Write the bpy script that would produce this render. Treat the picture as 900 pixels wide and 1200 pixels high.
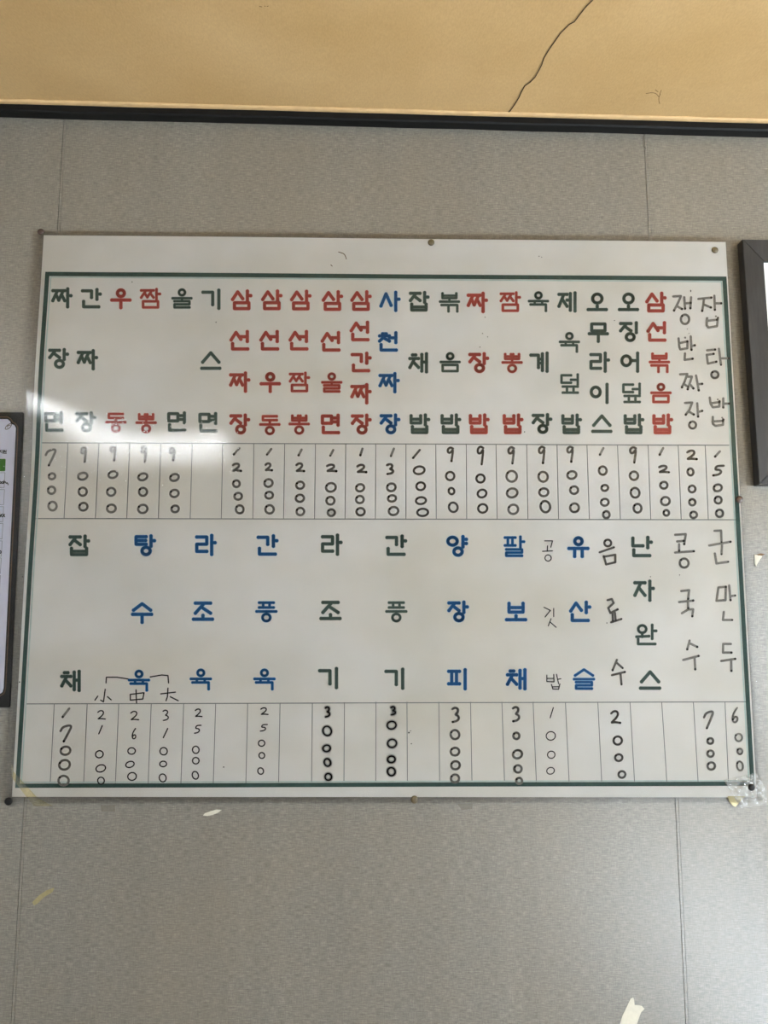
import bpy, bmesh, math, random
from mathutils import Vector, Matrix, Euler
random.seed(7)
S = bpy.context.scene
for o in list(bpy.data.objects): bpy.data.objects.remove(o)

# ------------------------------------------------------------------ camera
F = 950.0                       # focal length in pixels of the 900x1200 frame
D = 1.40                        # camera distance from the papered wall (plane y = 0)
CZ = 1.47
PITCH = math.radians(6.8)
cam_d = bpy.data.cameras.new('camera'); cam = bpy.data.objects.new('camera', cam_d)
S.collection.objects.link(cam)
cam_d.sensor_fit = 'VERTICAL'; cam_d.sensor_height = 36.0; cam_d.lens = F / 1200.0 * 36.0
cam_d.clip_start = 0.02
cam.location = (0, -D, CZ); cam.rotation_euler = (math.pi / 2 + PITCH, 0, 0)
S.camera = cam

# ------------------------------------------------------------------ world, sun, daylight, exposure
wd = bpy.data.worlds.new('sky'); S.world = wd; wd.use_nodes = True
bg = wd.node_tree.nodes['Background']; bg.inputs[0].default_value = (.80, .90, 1.0, 1); bg.inputs[1].default_value = 1.5

def light(name, typ, loc, rot, energy, color, **kw):
    l = bpy.data.lights.new(name, typ); l.energy = energy; l.color = color
    for k, v in kw.items(): setattr(l, k, v)
    o = bpy.data.objects.new(name, l); S.collection.objects.link(o)
    o.location = loc; o.rotation_euler = rot
    return o

# sun falling through the window in the right-hand wall on to the floor
sun_dir = Vector((-.62, .12, -.74)).normalized()
sun = light('sun', 'SUN', (6, -3, 5), sun_dir.to_track_quat('-Z', 'Y').to_euler(), 240.0, (.86, .94, 1.0), angle=math.radians(.6))
# daylight entering through that opening
window_light = light('window_daylight', 'AREA', (2.66, -3.1, 1.25), (0, math.radians(90), 0), 60, (.80, .91, 1.0), shape='RECTANGLE', size=.9, size_y=1.9)
side_light = light('added_side_daylight', 'AREA', (2.66, -1.40, 1.45), (0, math.radians(90), 0), 84, (.84, .935, 1.0), shape='RECTANGLE', size=.8, size_y=.7)  # added light in an invented opening, brightens the right of the menu wall

vs = S.view_settings
vs.view_transform = 'Standard'; vs.look = 'None'; vs.exposure = 0.16; vs.gamma = 1.0; vs.use_curve_mapping = False

# ------------------------------------------------------------------ pixel <-> wall
RC = Euler((math.pi / 2 + PITCH, 0, 0)).to_matrix()
CAM = Vector((0, -D, CZ))
def ray(u, v): return RC @ Vector(((u - 450) / F, (600 - v) / F, -1.0))
def W(u, v, y=0.0):
    "point of the wall plane (shifted to depth y) seen at photo pixel u, v"
    d = ray(u, v); t = (y + D) / d.y
    return CAM + d * t

# ------------------------------------------------------------------ materials
def nodes(name):
    m = bpy.data.materials.new(name); m.use_nodes = True
    nt = m.node_tree; b = nt.nodes['Principled BSDF']
    return m, nt, b
def lk(nt, a, b): nt.links.new(a, b)
def new(nt, t, **kw):
    n = nt.nodes.new(t)
    for k, v in kw.items(): setattr(n, k, v)
    return n
def srgb(r, g, b):
    f = lambda c: (c / 255 / 12.92) if c <= 10 else ((c / 255 + .055) / 1.055) ** 2.4
    return (f(r), f(g), f(b), 1)
def noise(nt, scale, detail=3, vec=None, rough=.5):
    tc = new(nt, 'ShaderNodeTexCoord')
    mp = new(nt, 'ShaderNodeMapping'); lk(nt, tc.outputs['Object'], mp.inputs[0])
    mp.inputs['Scale'].default_value = vec or (1, 1, 1)
    n = new(nt, 'ShaderNodeTexNoise'); n.inputs['Scale'].default_value = scale
    n.inputs['Detail'].default_value = detail; n.inputs['Roughness'].default_value = rough
    lk(nt, mp.outputs[0], n.inputs[0])
    return n.outputs['Fac']
def ramp(nt, fac, stops):
    r = new(nt, 'ShaderNodeValToRGB'); e = r.color_ramp.elements
    e[0].position, e[0].color = stops[0]; e[1].position, e[1].color = stops[-1]
    for p, c in stops[1:-1]:
        k = e.new(p); k.color = c
    lk(nt, fac, r.inputs[0]); return r.outputs[0]
def mixc(nt, fac, a, b, mode='MIX'):
    m = new(nt, 'ShaderNodeMix', data_type='RGBA', blend_type=mode)
    for sock, val in ((m.inputs[0], fac), (m.inputs[6], a), (m.inputs[7], b)):
        if hasattr(val, 'node'): lk(nt, val, sock)
        else: sock.default_value = val
    return m.outputs[2]
def bump(nt, b, h, strength, dist):
    n = new(nt, 'ShaderNodeBump'); n.inputs['Strength'].default_value = strength; n.inputs['Distance'].default_value = dist
    lk(nt, h, n.inputs['Height']); lk(nt, n.outputs[0], b.inputs['Normal'])
def g(v): return (v, v, v, 1)
def plain(name, col, rough=.6, spec=.3, var=.08, scale=60):
    m, nt, b = nodes(name)
    f = noise(nt, scale)
    dark = tuple(c * (1 - var) for c in col[:3]) + (1,); lite = tuple(min(1, c * (1 + var)) for c in col[:3]) + (1,)
    lk(nt, ramp(nt, f, [(.3, dark), (.7, lite)]), b.inputs['Base Color'])
    b.inputs['Roughness'].default_value = rough; b.inputs['Specular IOR Level'].default_value = spec
    return m

def mat_wallpaper():
    m, nt, b = nodes('linen_wallpaper')
    h = noise(nt, 1, 3, (75, 1, 620), .65)       # slubs along the weft
    v = noise(nt, 1, 2, (660, 1, 90), .65)       # warp threads
    fine = noise(nt, 900, 1)
    band = noise(nt, 1, 3, (16, 1, .7), .6)     # long faint bands of the dye
    cloud = noise(nt, 2.2, 4)
    base = ramp(nt, h, [(.30, srgb(91, 86, 79)), (.5, srgb(116, 111, 102)), (.72, srgb(140, 134, 125))])
    warp = ramp(nt, v, [(.3, g(.74)), (.7, g(1.14))])
    fin = ramp(nt, fine, [(.3, g(.90)), (.7, g(1.06))])
    c = mixc(nt, 1.0, base, warp, 'MULTIPLY'); c = mixc(nt, 1.0, c, fin, 'MULTIPLY')
    c = mixc(nt, 1.0, c, ramp(nt, band, [(.3, g(.95)), (.7, g(1.06))]), 'MULTIPLY')
    stain = ramp(nt, cloud, [(.42, (0, 0, 0, 1)), (.75, (1, 1, 1, 1))])
    sep = new(nt, 'ShaderNodeRGBToBW'); lk(nt, stain, sep.inputs[0])
    mul = new(nt, 'ShaderNodeMath', operation='MULTIPLY'); mul.inputs[1].default_value = .30; lk(nt, sep.outputs[0], mul.inputs[0])
    c = mixc(nt, mul.outputs[0], c, srgb(128, 114, 92))
    lk(nt, c, b.inputs['Base Color'])
    b.inputs['Roughness'].default_value = .31; b.inputs['Specular IOR Level'].default_value = 1.0
    add = new(nt, 'ShaderNodeMath', operation='ADD'); lk(nt, h, add.inputs[0]); lk(nt, v, add.inputs[1])
    bump(nt, b, add.outputs[0], .2, .0007)
    return m
def mat_ceiling(name='ceiling_paper', k=1.0):
    m, nt, b = nodes(name)
    c1 = noise(nt, 3.5, 4); c2 = noise(nt, 420, 2, (1, .4, 1))
    a = ramp(nt, c1, [(.3, srgb(182 * k, 147 * k, 97 * k)), (.7, srgb(196 * k, 162 * k, 113 * k))])
    t = ramp(nt, c2, [(.3, g(.93)), (.7, g(1.04))])
    lk(nt, mixc(nt, 1.0, a, t, 'MULTIPLY'), b.inputs['Base Color'])
    b.inputs['Roughness'].default_value = .6; b.inputs['Specular IOR Level'].default_value = .3
    w = noise(nt, 9, 3)
    mm = new(nt, 'ShaderNodeMath', operation='MULTIPLY'); mm.inputs[1].default_value = .06; lk(nt, c2, mm.inputs[0])
    add = new(nt, 'ShaderNodeMath', operation='ADD'); lk(nt, w, add.inputs[0]); lk(nt, mm.outputs[0], add.inputs[1])
    bump(nt, b, add.outputs[0], .35, .012)
    return m
def mat_paper():
    m, nt, b = nodes('menu_paper')
    c1 = noise(nt, 5, 5, (1, 1, 1), .6); c2 = noise(nt, 2, 3, (1, 1, 2.5))
    a = ramp(nt, c1, [(.30, srgb(228, 227, 223)), (.62, srgb(239, 238, 236)), (.8, srgb(243, 243, 241))])
    t = ramp(nt, c2, [(.32, srgb(247, 244, 237)), (.6, g(1))])
    lk(nt, mixc(nt, 1.0, a, t, 'MULTIPLY'), b.inputs['Base Color'])
    b.inputs['Roughness'].default_value = .7; b.inputs['Specular IOR Level'].default_value = .1
    return m
def mat_film(name, rough=.035, bstr=.5, tint=(1, 1, 1, 1), ior=1.43, bscale=330, bdist=.00012, haze=0):
    m = bpy.data.materials.new(name); m.use_nodes = True; nt = m.node_tree
    nt.nodes.clear()
    out = new(nt, 'ShaderNodeOutputMaterial'); mx = new(nt, 'ShaderNodeMixShader')
    tr = new(nt, 'ShaderNodeBsdfTransparent'); gl = new(nt, 'ShaderNodeBsdfGlossy'); fr = new(nt, 'ShaderNodeFresnel')
    tr.inputs[0].default_value = tint; gl.inputs['Roughness'].default_value = rough; fr.inputs[0].default_value = ior
    b1 = noise(nt, bscale, 3, (.55, 1, 1.0), .65)
    b2 = noise(nt, 22, 2, (1, 1, 1))
    mm = new(nt, 'ShaderNodeMath', operation='MULTIPLY'); mm.inputs[1].default_value = .7; lk(nt, b2, mm.inputs[0])
    ad = new(nt, 'ShaderNodeMath', operation='ADD'); lk(nt, b1, ad.inputs[0]); lk(nt, mm.outputs[0], ad.inputs[1])
    bp = new(nt, 'ShaderNodeBump'); bp.inputs['Strength'].default_value = bstr; bp.inputs['Distance'].default_value = bdist
    lk(nt, ad.outputs[0], bp.inputs['Height']); lk(nt, bp.outputs[0], gl.inputs['Normal'])
    lk(nt, fr.outputs[0], mx.inputs[0]); lk(nt, tr.outputs[0], mx.inputs[1]); lk(nt, gl.outputs[0], mx.inputs[2])
    if haze:
        df = new(nt, 'ShaderNodeBsdfDiffuse'); df.inputs[0].default_value = (.75, .75, .73, 1); m2 = new(nt, 'ShaderNodeMixShader')
        hz = ramp(nt, noise(nt, 120, 3), [(.35, g(haze * .3)), (.7, g(haze * 1.6))])
        lk(nt, hz, m2.inputs[0]); lk(nt, mx.outputs[0], m2.inputs[1]); lk(nt, df.outputs[0], m2.inputs[2]); lk(nt, m2.outputs[0], out.inputs[0])
    else: lk(nt, mx.outputs[0], out.inputs[0])
    return m
def mat_emit(name, col, s):
    m, nt, b = nodes(name)
    b.inputs['Emission Color'].default_value = col; b.inputs['Emission Strength'].default_value = s
    b.inputs['Base Color'].default_value = col
    return m
def mat_blackwood():
    m, nt, b = nodes('black_wood')
    gr = noise(nt, 6, 6, (9, 9, 1.2), .65)
    lk(nt, ramp(nt, gr, [(.3, srgb(30, 29, 29)), (.6, srgb(46, 45, 45)), (.75, srgb(58, 55, 52))]), b.inputs['Base Color'])
    b.inputs['Roughness'].default_value = .45; b.inputs['Specular IOR Level'].default_value = .4
    bump(nt, b, gr, .2, .002)
    return m

M = dict(
    wall=mat_wallpaper(), ceil=mat_ceiling(), ceil_edge=plain('ceiling_edge_paper', srgb(196, 162, 116), .55, .3),  # ceil_edge: ceiling paper coloured lighter so the folded edge looks lit
    paper=mat_paper(), film=mat_film('laminate_film'),
    tape=mat_film('clear_tape', .16, 1.0, (.97, .97, .96, 1), 1.55, 140, .002, .20),  # diffuse white mixed into the tape paints its window glare
    black=plain('black_ceiling_strip', srgb(13, 12, 11), .6, .2, .25, 120),
    green=plain('green_print', srgb(64, 84, 77), .55, .2, .10, 300),
    frame_green=plain('green_border_print', srgb(62, 88, 82), .55, .2, .10, 200),
    red=plain('red_print', srgb(170, 72, 64), .55, .2, .08, 300),
    blue=plain('blue_print', srgb(14, 82, 138), .55, .2, .10, 300),
    red_halo=plain('red_print_fringe', srgb(214, 150, 140), .6, .2),
    blue_halo=plain('blue_print_fringe', srgb(128, 180, 216), .6, .2),
    green_halo=plain('green_print_fringe', srgb(168, 178, 172), .6, .2),
    line=plain('thin_rule_print', srgb(138, 142, 140), .6, .2),
    mint=plain('pale_green_rule_print', srgb(196, 212, 208), .6, .2),
    marker=plain('grey_marker', srgb(138, 136, 130), .6, .2, .25, 500),
    marker_dark=plain('dark_marker', srgb(96, 93, 88), .6, .2, .25, 500),
    marker_light=plain('pale_marker', srgb(158, 156, 150), .6, .2, .2, 500),
    ink=plain('black_pen', srgb(34, 33, 33), .5, .3), pool=plain('marker_dot', srgb(46, 44, 42), .5, .3),
    smear=plain('marker_smear', srgb(186, 184, 180), .6, .2),
    pin=plain('brown_pin', srgb(62, 44, 36), .38, .5, .2, 300), brass=plain('tarnished_brass_pin', srgb(88, 76, 52), .4, .5, .2, 300),
    dark_pin=plain('black_pin', srgb(14, 13, 13), .5, .25), pin_steel=plain('pin_steel', srgb(150, 148, 145), .3, .5),
    wood=mat_blackwood(), mat_white=plain('white_mount', srgb(236, 236, 232), .6, .2, .02),
    photo_grey=plain('grey_print', srgb(120, 122, 120), .6, .2, .2, 20),
    notice_dark=plain('notice_dark_border', srgb(18, 13, 12), .5, .2, .2, 80),
    notice_gold=plain('notice_gold_line', srgb(108, 80, 58), .5, .3, .1, 200),
    notice_white=plain('notice_white_panel', srgb(230, 232, 248), .6, .2, .02), notice_green=plain('notice_green_bar', srgb(72, 128, 48), .6, .2, .05),
    flourish=plain('notice_flourish_ink', srgb(92, 72, 62), .6, .2), notice_line=plain('notice_box_rule', srgb(150, 152, 160), .6, .2),
    ytape=plain('yellowed_tape', srgb(200, 190, 150), .5, .3, .06, 90), cream=plain('torn_paper', srgb(196, 191, 176), .7, .2, .06, 120),
    residue=plain('tape_residue', srgb(150, 140, 104), .6, .3, .1, 160), brown=plain('brown_speck', srgb(104, 78, 50), .7, .2),
    crack=plain('ceiling_crack', srgb(70, 58, 42), .8, .1), dust=plain('dust_strand', srgb(104, 82, 52), .8, .1),
    seam=plain('seam_tear_line', srgb(112, 106, 96), .7, .2), rear=plain('dark_panelled_wall', srgb(112, 110, 108), .7, .2), room=plain('painted_room_wall', srgb(196, 199, 200), .7, .2),
    floor=plain('grey_floor_tile', srgb(146, 148, 150), .4, .4), lampw=plain('lamp_white', srgb(235, 235, 232), .4, .4),
    tube=mat_emit('lamp_tube_glow', (.92, .97, 1, 1), 80.0),
)

# ------------------------------------------------------------------ object helpers
def link(name, verts, faces, mat, parent=None, smooth=False, mats=None, midx=None):
    me = bpy.data.meshes.new(name); me.from_pydata([tuple(v) for v in verts], [], faces)
    if mats:
        for mm in mats: me.materials.append(mm)
        me.polygons.foreach_set('material_index', midx)
    else: me.materials.append(mat)
    if smooth: me.polygons.foreach_set('use_smooth', [True] * len(me.polygons))
    me.update()
    o = bpy.data.objects.new(name, me); S.collection.objects.link(o)
    if parent: attach(o, parent)
    return o
def world_loc(o):
    l = Vector(o.location)
    while o.parent: o = o.parent
    return l
def attach(o, parent):
    o.parent = parent; o.matrix_parent_inverse = Matrix.Translation(-ORIG.get(parent.name, Vector((0, 0, 0))))
ORIG = {}
def empty(name, loc, parent=None):
    o = bpy.data.objects.new(name, None); S.collection.objects.link(o); o.empty_display_size = .05
    loc = Vector(loc); ORIG[o.name] = loc
    if parent: attach(o, parent)
    o.location = loc
    return o
def tag(o, label, cat=None, group=None, kind=None):
    if label: o['label'] = label
    if cat: o['category'] = cat
    if group: o['group'] = group
    if kind: o['kind'] = kind
    return o
def box_geo(x0, x1, y0, y1, z0, z1):
    v = [(x, y, z) for x in (x0, x1) for y in (y0, y1) for z in (z0, z1)]
    f = [(0, 1, 3, 2), (4, 6, 7, 5), (0, 4, 5, 1), (2, 3, 7, 6), (0, 2, 6, 4), (1, 5, 7, 3)]
    return v, f
def box(name, x0, x1, y0, y1, z0, z1, mat, parent=None):
    v, f = box_geo(x0, x1, y0, y1, z0, z1); return link(name, v, f, mat, parent)
def prism_poly(name, pts, y_front, y_back, mat, parent=None):
    "polygon of wall-plane points (x, z), given thickness between two depths"
    n = len(pts)
    v = [(p[0], y_front, p[1]) for p in pts] + [(p[0], y_back, p[1]) for p in pts]
    f = [tuple(range(n)), tuple(range(2 * n - 1, n - 1, -1))] + [(i, i + n, (i + 1) % n + n, (i + 1) % n) for i in range(n)]
    o = link(name, v, f, mat, parent)
    bm = bmesh.new(); bm.from_mesh(o.data); bmesh.ops.recalc_face_normals(bm, faces=bm.faces); bm.to_mesh(o.data); bm.free()
    return o
def pz(u, v): p = W(u, v); return (p.x, p.z)
def struct(o, label=None): o['kind'] = 'structure'; return tag(o, label)

# ------------------------------------------------------------------ room
XL, XR, YB = -2.3, 2.6, -4.3
# the ceiling line runs a little downhill to the right
cl = W(0, 127.5); cr = W(900, 151)
slope = (cr.z - cl.z) / (cr.x - cl.x)
def zc(x): return cl.z + (x - cl.x) * slope
ceil = link('ceiling', [(XL, YB - .2, zc(XL)), (XR, YB - .2, zc(XR)), (XR, .1, zc(XR)), (XL, .1, zc(XL)),
                        (XL, YB - .2, zc(XL) + .1), (XR, YB - .2, zc(XR) + .1), (XR, .1, zc(XR) + .1), (XL, .1, zc(XL) + .1)],
            [(0, 1, 2, 3), (7, 6, 5, 4), (0, 4, 5, 1), (2, 6, 7, 3), (0, 3, 7, 4), (1, 5, 6, 2)], M['ceil'])
struct(ceil, 'tan papered ceiling above the menu wall')
struct(box('floor', XL, XR, YB - 1.5, .1, -.1, 0, M['floor']), 'grey tiled floor')
wall = struct(box('wall_front', XL, XR, .002, .12, 0, zc(0) + .03, M['wall']), 'grey linen wallpapered wall')
struct(box('wall_left', XL - .12, XL, YB, .1, 0, zc(XL) + .02, M['room']), 'painted wall')
def holed(name, blocks, lab):
    rv, rf = [], []
    for b_ in blocks:
        v_, f_ = box_geo(*b_); n_ = len(rv); rv += v_; rf += [tuple(i + n_ for i in q) for q in f_]
    return struct(link(name, rv, rf, M['room']), lab)
ZR = zc(XR) + .02
holed('wall_right', [(XR, XR + .12, YB, -4.05, 0, ZR), (XR, XR + .12, -2.15, -1.75, 0, ZR), (XR, XR + .12, -1.05, .1, 0, ZR), (XR, XR + .12, -1.75, -1.05, 0, 1.05), (XR, XR + .12, -1.75, -1.05, 1.85, ZR), (XR, XR + .12, -4.05, -2.15, 1.7, ZR), (XR, XR + .12, -4.05, -2.15, 0, .8)], 'painted wall with a window opening and a second opening added for light')  # opening nearer the menu wall is invented, to let in side light
struct(box('wall_rear', XL, XR, YB - .12, YB, 0, zc(XL) + .02, M['rear']), 'painted wall')

# wallpaper strips, each a real sheet with its own edge
seamL = ((75, 138), (13, 1200)); seamR = ((754.5, 156), (803.5, 1200))
def seam_x(s, z):
    a, b = W(*s[0]), W(*s[1]); return a.x + (b.x - a.x) * (z - a.z) / (b.z - a.z)
ztop = zc(0)
def strip(xa0, xa1, xb0, xb1, depth):
    # xa: left edge at bottom/top ; xb: right edge at bottom/top
    z1l, z1r = zc(xa1) - .001, zc(xb1) - .001
    pts = [(xa0, 0.0), (xb0, 0.0), (xb1, z1r), (xa1, z1l)]
    return struct(prism_poly('wallpaper_strip', pts, -depth, .002, M['wall'], wall))
lb, lt = seam_x(seamL, 0), seam_x(seamL, ztop); rb, rt = seam_x(seamR, 0), seam_x(seamR, ztop)
G = .0011; N = .0048
strip(XL, XL, lb - G / 2, lt - G / 2, .0); strip(lb + G / 2, lt + G / 2, lb + N, lt + N, .0003)
strip(lb + N + G / 2, lt + N + G / 2, rb - G / 2, rt - G / 2, .0005); strip(rb + G / 2, rt + G / 2, rb + N, rt + N, .0003)
strip(rb + N + G / 2, rt + N + G / 2, XR, XR, .0)
# ceiling line: rounded paper edge and the black strip under it
def bar_profile(name, prof, mat, x0=XL, x1=XR, n=40, jit=0.0):
    "prof: closed list of (y, dz) swept along the ceiling line"
    v, f = [], []; k = len(prof)
    for i in range(n + 1):
        x = x0 + (x1 - x0) * i / n; j = random.uniform(-jit, jit)
        for (y, dz) in prof: v.append((x, y, zc(x) + dz + (j if dz < -.0005 else 0)))
    for i in range(n):
        for j in range(k): f.append((i * k + j, i * k + (j + 1) % k, (i + 1) * k + (j + 1) % k, (i + 1) * k + j))
    f.append(tuple(range(k))); f.append(tuple(range(n * k + k - 1, n * k - 1, -1)))
    o = link(name, v, f, mat)
    bm = bmesh.new(); bm.from_mesh(o.data); bmesh.ops.recalc_face_normals(bm, faces=bm.faces); bm.to_mesh(o.data); bm.free()
    return o
mz = W(450, 149.6).z - zc(0)          # foot of the black strip
struct(bar_profile('trim_1', [(-.0005, 0), (-.020, 0), (-.022, -.004), (-.022, mz + .003), (-.020, mz), (-.0005, mz)], M['black'], jit=.0006), 'black strip along the ceiling')
struct(bar_profile('trim_2', [(-.0225, -.0002), (-.031, -.0002), (-.0312, -.0016), (-.0298, -.0034), (-.027, -.0044), (-.0225, -.0044)], M['ceil_edge'], jit=.0005), 'folded edge of the ceiling paper, coloured lighter as if lit')

# ------------------------------------------------------------------ flat print: strokes as thin ribbons
def warp(x, z):
    "outward bulge of the laminated sheet, metres"
    r = 0.0
    for fn in WARPS: r += fn(x, z)
    return r
WARPS = []
TW = {}
def glare_warp(x, z):
    # the sheet's loose left edge leans a little, so that it mirrors the lamp along a bow
    c = W(150, 492)
    s = (x - W(40, 505).x) / (W(270, 505).x - W(40, 505).x)          # 0..1 over the bow
    if s > 1.6: return 0.0
    q = min(1.2, max(0.0, 1 - s / .72)); tilt = .052 * q * q + .006 * max(0.0, s - .72)
    dz = z - c.z
    return tilt * dz * math.exp(-(dz / .15) ** 2)
WARPS.append(glare_warp)
WARPS.append(lambda x, z: .0006 * math.sin(x * 9 + 1) * math.sin(z * 7 + 2))
BASE = .0052
def PP(u, v, off):
    p = W(u, v); return Vector((p.x, -(BASE + off + warp(p.x, p.z)), p.z))
FLAT = lambda off: (lambda u, v: (lambda p: Vector((p.x, -off, p.z)))(W(u, v)))

def ribbon(paths, width, fn, cap=1.0, seg=9):
    "paths of photo pixels -> overlapping quads and round joins, all on one surface"
    V, Fs = [], []
    def disc(c, r):
        n = len(V)
        for k in range(seg):
            a = 2 * math.pi * k / seg; V.append(fn(c[0] + r * math.cos(a), c[1] - r * math.sin(a)))
        Fs.append(tuple(range(n + seg - 1, n - 1, -1)))
    for p in paths:
        w = width
        if isinstance(p, tuple) and p[0] == 'dot':
            disc(p[1], p[2]); continue
        closed = len(p) > 2 and abs(p[0][0] - p[-1][0]) < 1e-6 and abs(p[0][1] - p[-1][1]) < 1e-6
        for i in range(len(p) - 1):
            (x0, y0), (x1, y1) = p[i], p[i + 1]; L = math.hypot(x1 - x0, y1 - y0)
            if L < 1e-6: continue
            nx, ny = -(y1 - y0) / L * w / 2, (x1 - x0) / L * w / 2; n = len(V)
            V.extend([fn(x0 + nx, y0 + ny), fn(x0 - nx, y0 - ny), fn(x1 - nx, y1 - ny), fn(x1 + nx, y1 + ny)])
            Fs.append((n, n + 1, n + 2, n + 3))
        for i, c in enumerate(p):
            end = (i in (0, len(p) - 1)) and not closed
            disc(c, w / 2 * (cap if end else 1.0))
    return V, Fs
def ell(cx, cy, rx, ry, n=18, rot=0.0, a0=0.0):
    pts = []
    for k in range(n):
        a = a0 + 2 * math.pi * k / n; x, y = rx * math.cos(a), ry * math.sin(a)
        pts.append((cx + x * math.cos(rot) - y * math.sin(rot), cy + x * math.sin(rot) + y * math.cos(rot)))
    return pts + [pts[0]]
def write(name, layers, parent, label=None):
    "layers: list of (paths, width, material, fn, cap) joined as the ink of one character"
    V, Fs, mats, mi = [], [], [], []
    for (paths, w, mat, fn, cap) in layers:
        v, f = ribbon(paths, w, fn, cap); n = len(V); V += v; Fs += [tuple(i + n for i in q) for q in f]
        if mat not in mats: mats.append(mat)
        mi += [mats.index(mat)] * len(f)
    o = link(name, V, Fs, None, parent, mats=mats, midx=mi)
    if label: o['label'] = label
    return o

# ------------------------------------------------------------------ rounded gothic syllables
CHO = 'ㄱㄲㄴㄷㄸㄹㅁㅂㅃㅅㅆㅇㅈㅉㅊㅋㅌㅍㅎ'
JUNG = 'ㅏㅐㅑㅒㅓㅔㅕㅖㅗㅘㅙㅚㅛㅜㅝㅞㅟㅠㅡㅢㅣ'
JONG = [''] + list('ㄱㄲㄳㄴㄵㄶㄷㄹㄺㄻㄼㄽㄾㄿㅀㅁㅂㅄㅅㅆㅇㅈㅊㅋㅌㅍㅎ')
def jamo(c, x0, y0, x1, y1):
    w, h = x1 - x0, y1 - y0
    P = lambda *a: [(x0 + px * w, y0 + py * h) for px, py in a]
    if c == 'ㄱ': return [P((0, 0), (1, 0), (1, 1))]
    if c == 'ㄲ': return [P((0, 0), (.42, 0), (.42, 1)), P((.58, 0), (1, 0), (1, 1))]
    if c == 'ㄴ': return [P((0, 0), (0, 1), (1, 1))]
    if c == 'ㄷ': return [P((1, 0), (0, 0), (0, 1), (1, 1))]
    if c == 'ㄹ': return [P((0, 0), (1, 0), (1, .5), (0, .5), (0, 1), (1, 1))]
    if c == 'ㅁ': return [P((0, 0), (1, 0), (1, 1), (0, 1), (0, 0))]
    if c == 'ㅂ': return [P((0, 0), (0, 1), (1, 1), (1, 0)), P((0, .48), (1, .48))]
    if c == 'ㅃ': return [P((0, 0), (0, 1), (.42, 1), (.42, 0)), P((0, .48), (.42, .48)), P((.58, 0), (.58, 1), (1, 1), (1, 0)), P((.58, .48), (1, .48))]
    if c == 'ㅅ': return [P((0, 1), (.5, 0), (1, 1))]
    if c == 'ㅈ': return [P((0, 0), (1, 0)), P((.58, .02), (0, 1)), P((.42, .42), (1, 1))]
    if c == 'ㅉ': return [P((0, 0), (1, 0)), P((.38, .02), (0, 1)), P((.28, .42), (.50, .95)), P((.86, .02), (.50, .95)), P((.74, .42), (1, 1))]
    if c == 'ㅊ': return [P((.3, -.12), (.68, -.12)), P((0, .2), (1, .2)), P((.55, .2), (0, 1)), P((.42, .52), (1, 1))]
    if c == 'ㅌ': return [P((1, 0), (0, 0), (0, 1), (1, 1)), P((0, .5), (.95, .5))]
    if c == 'ㅍ': return [P((0, 0), (1, 0)), P((.28, 0), (.28, 1)), P((.72, 0), (.72, 1)), P((0, 1), (1, 1))]
    if c == 'ㅇ':
        r = min(w, h) / 2; return [ell((x0 + x1) / 2, (y0 + y1) / 2, min(w / 2, r * 1.08), r, 16)]
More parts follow.
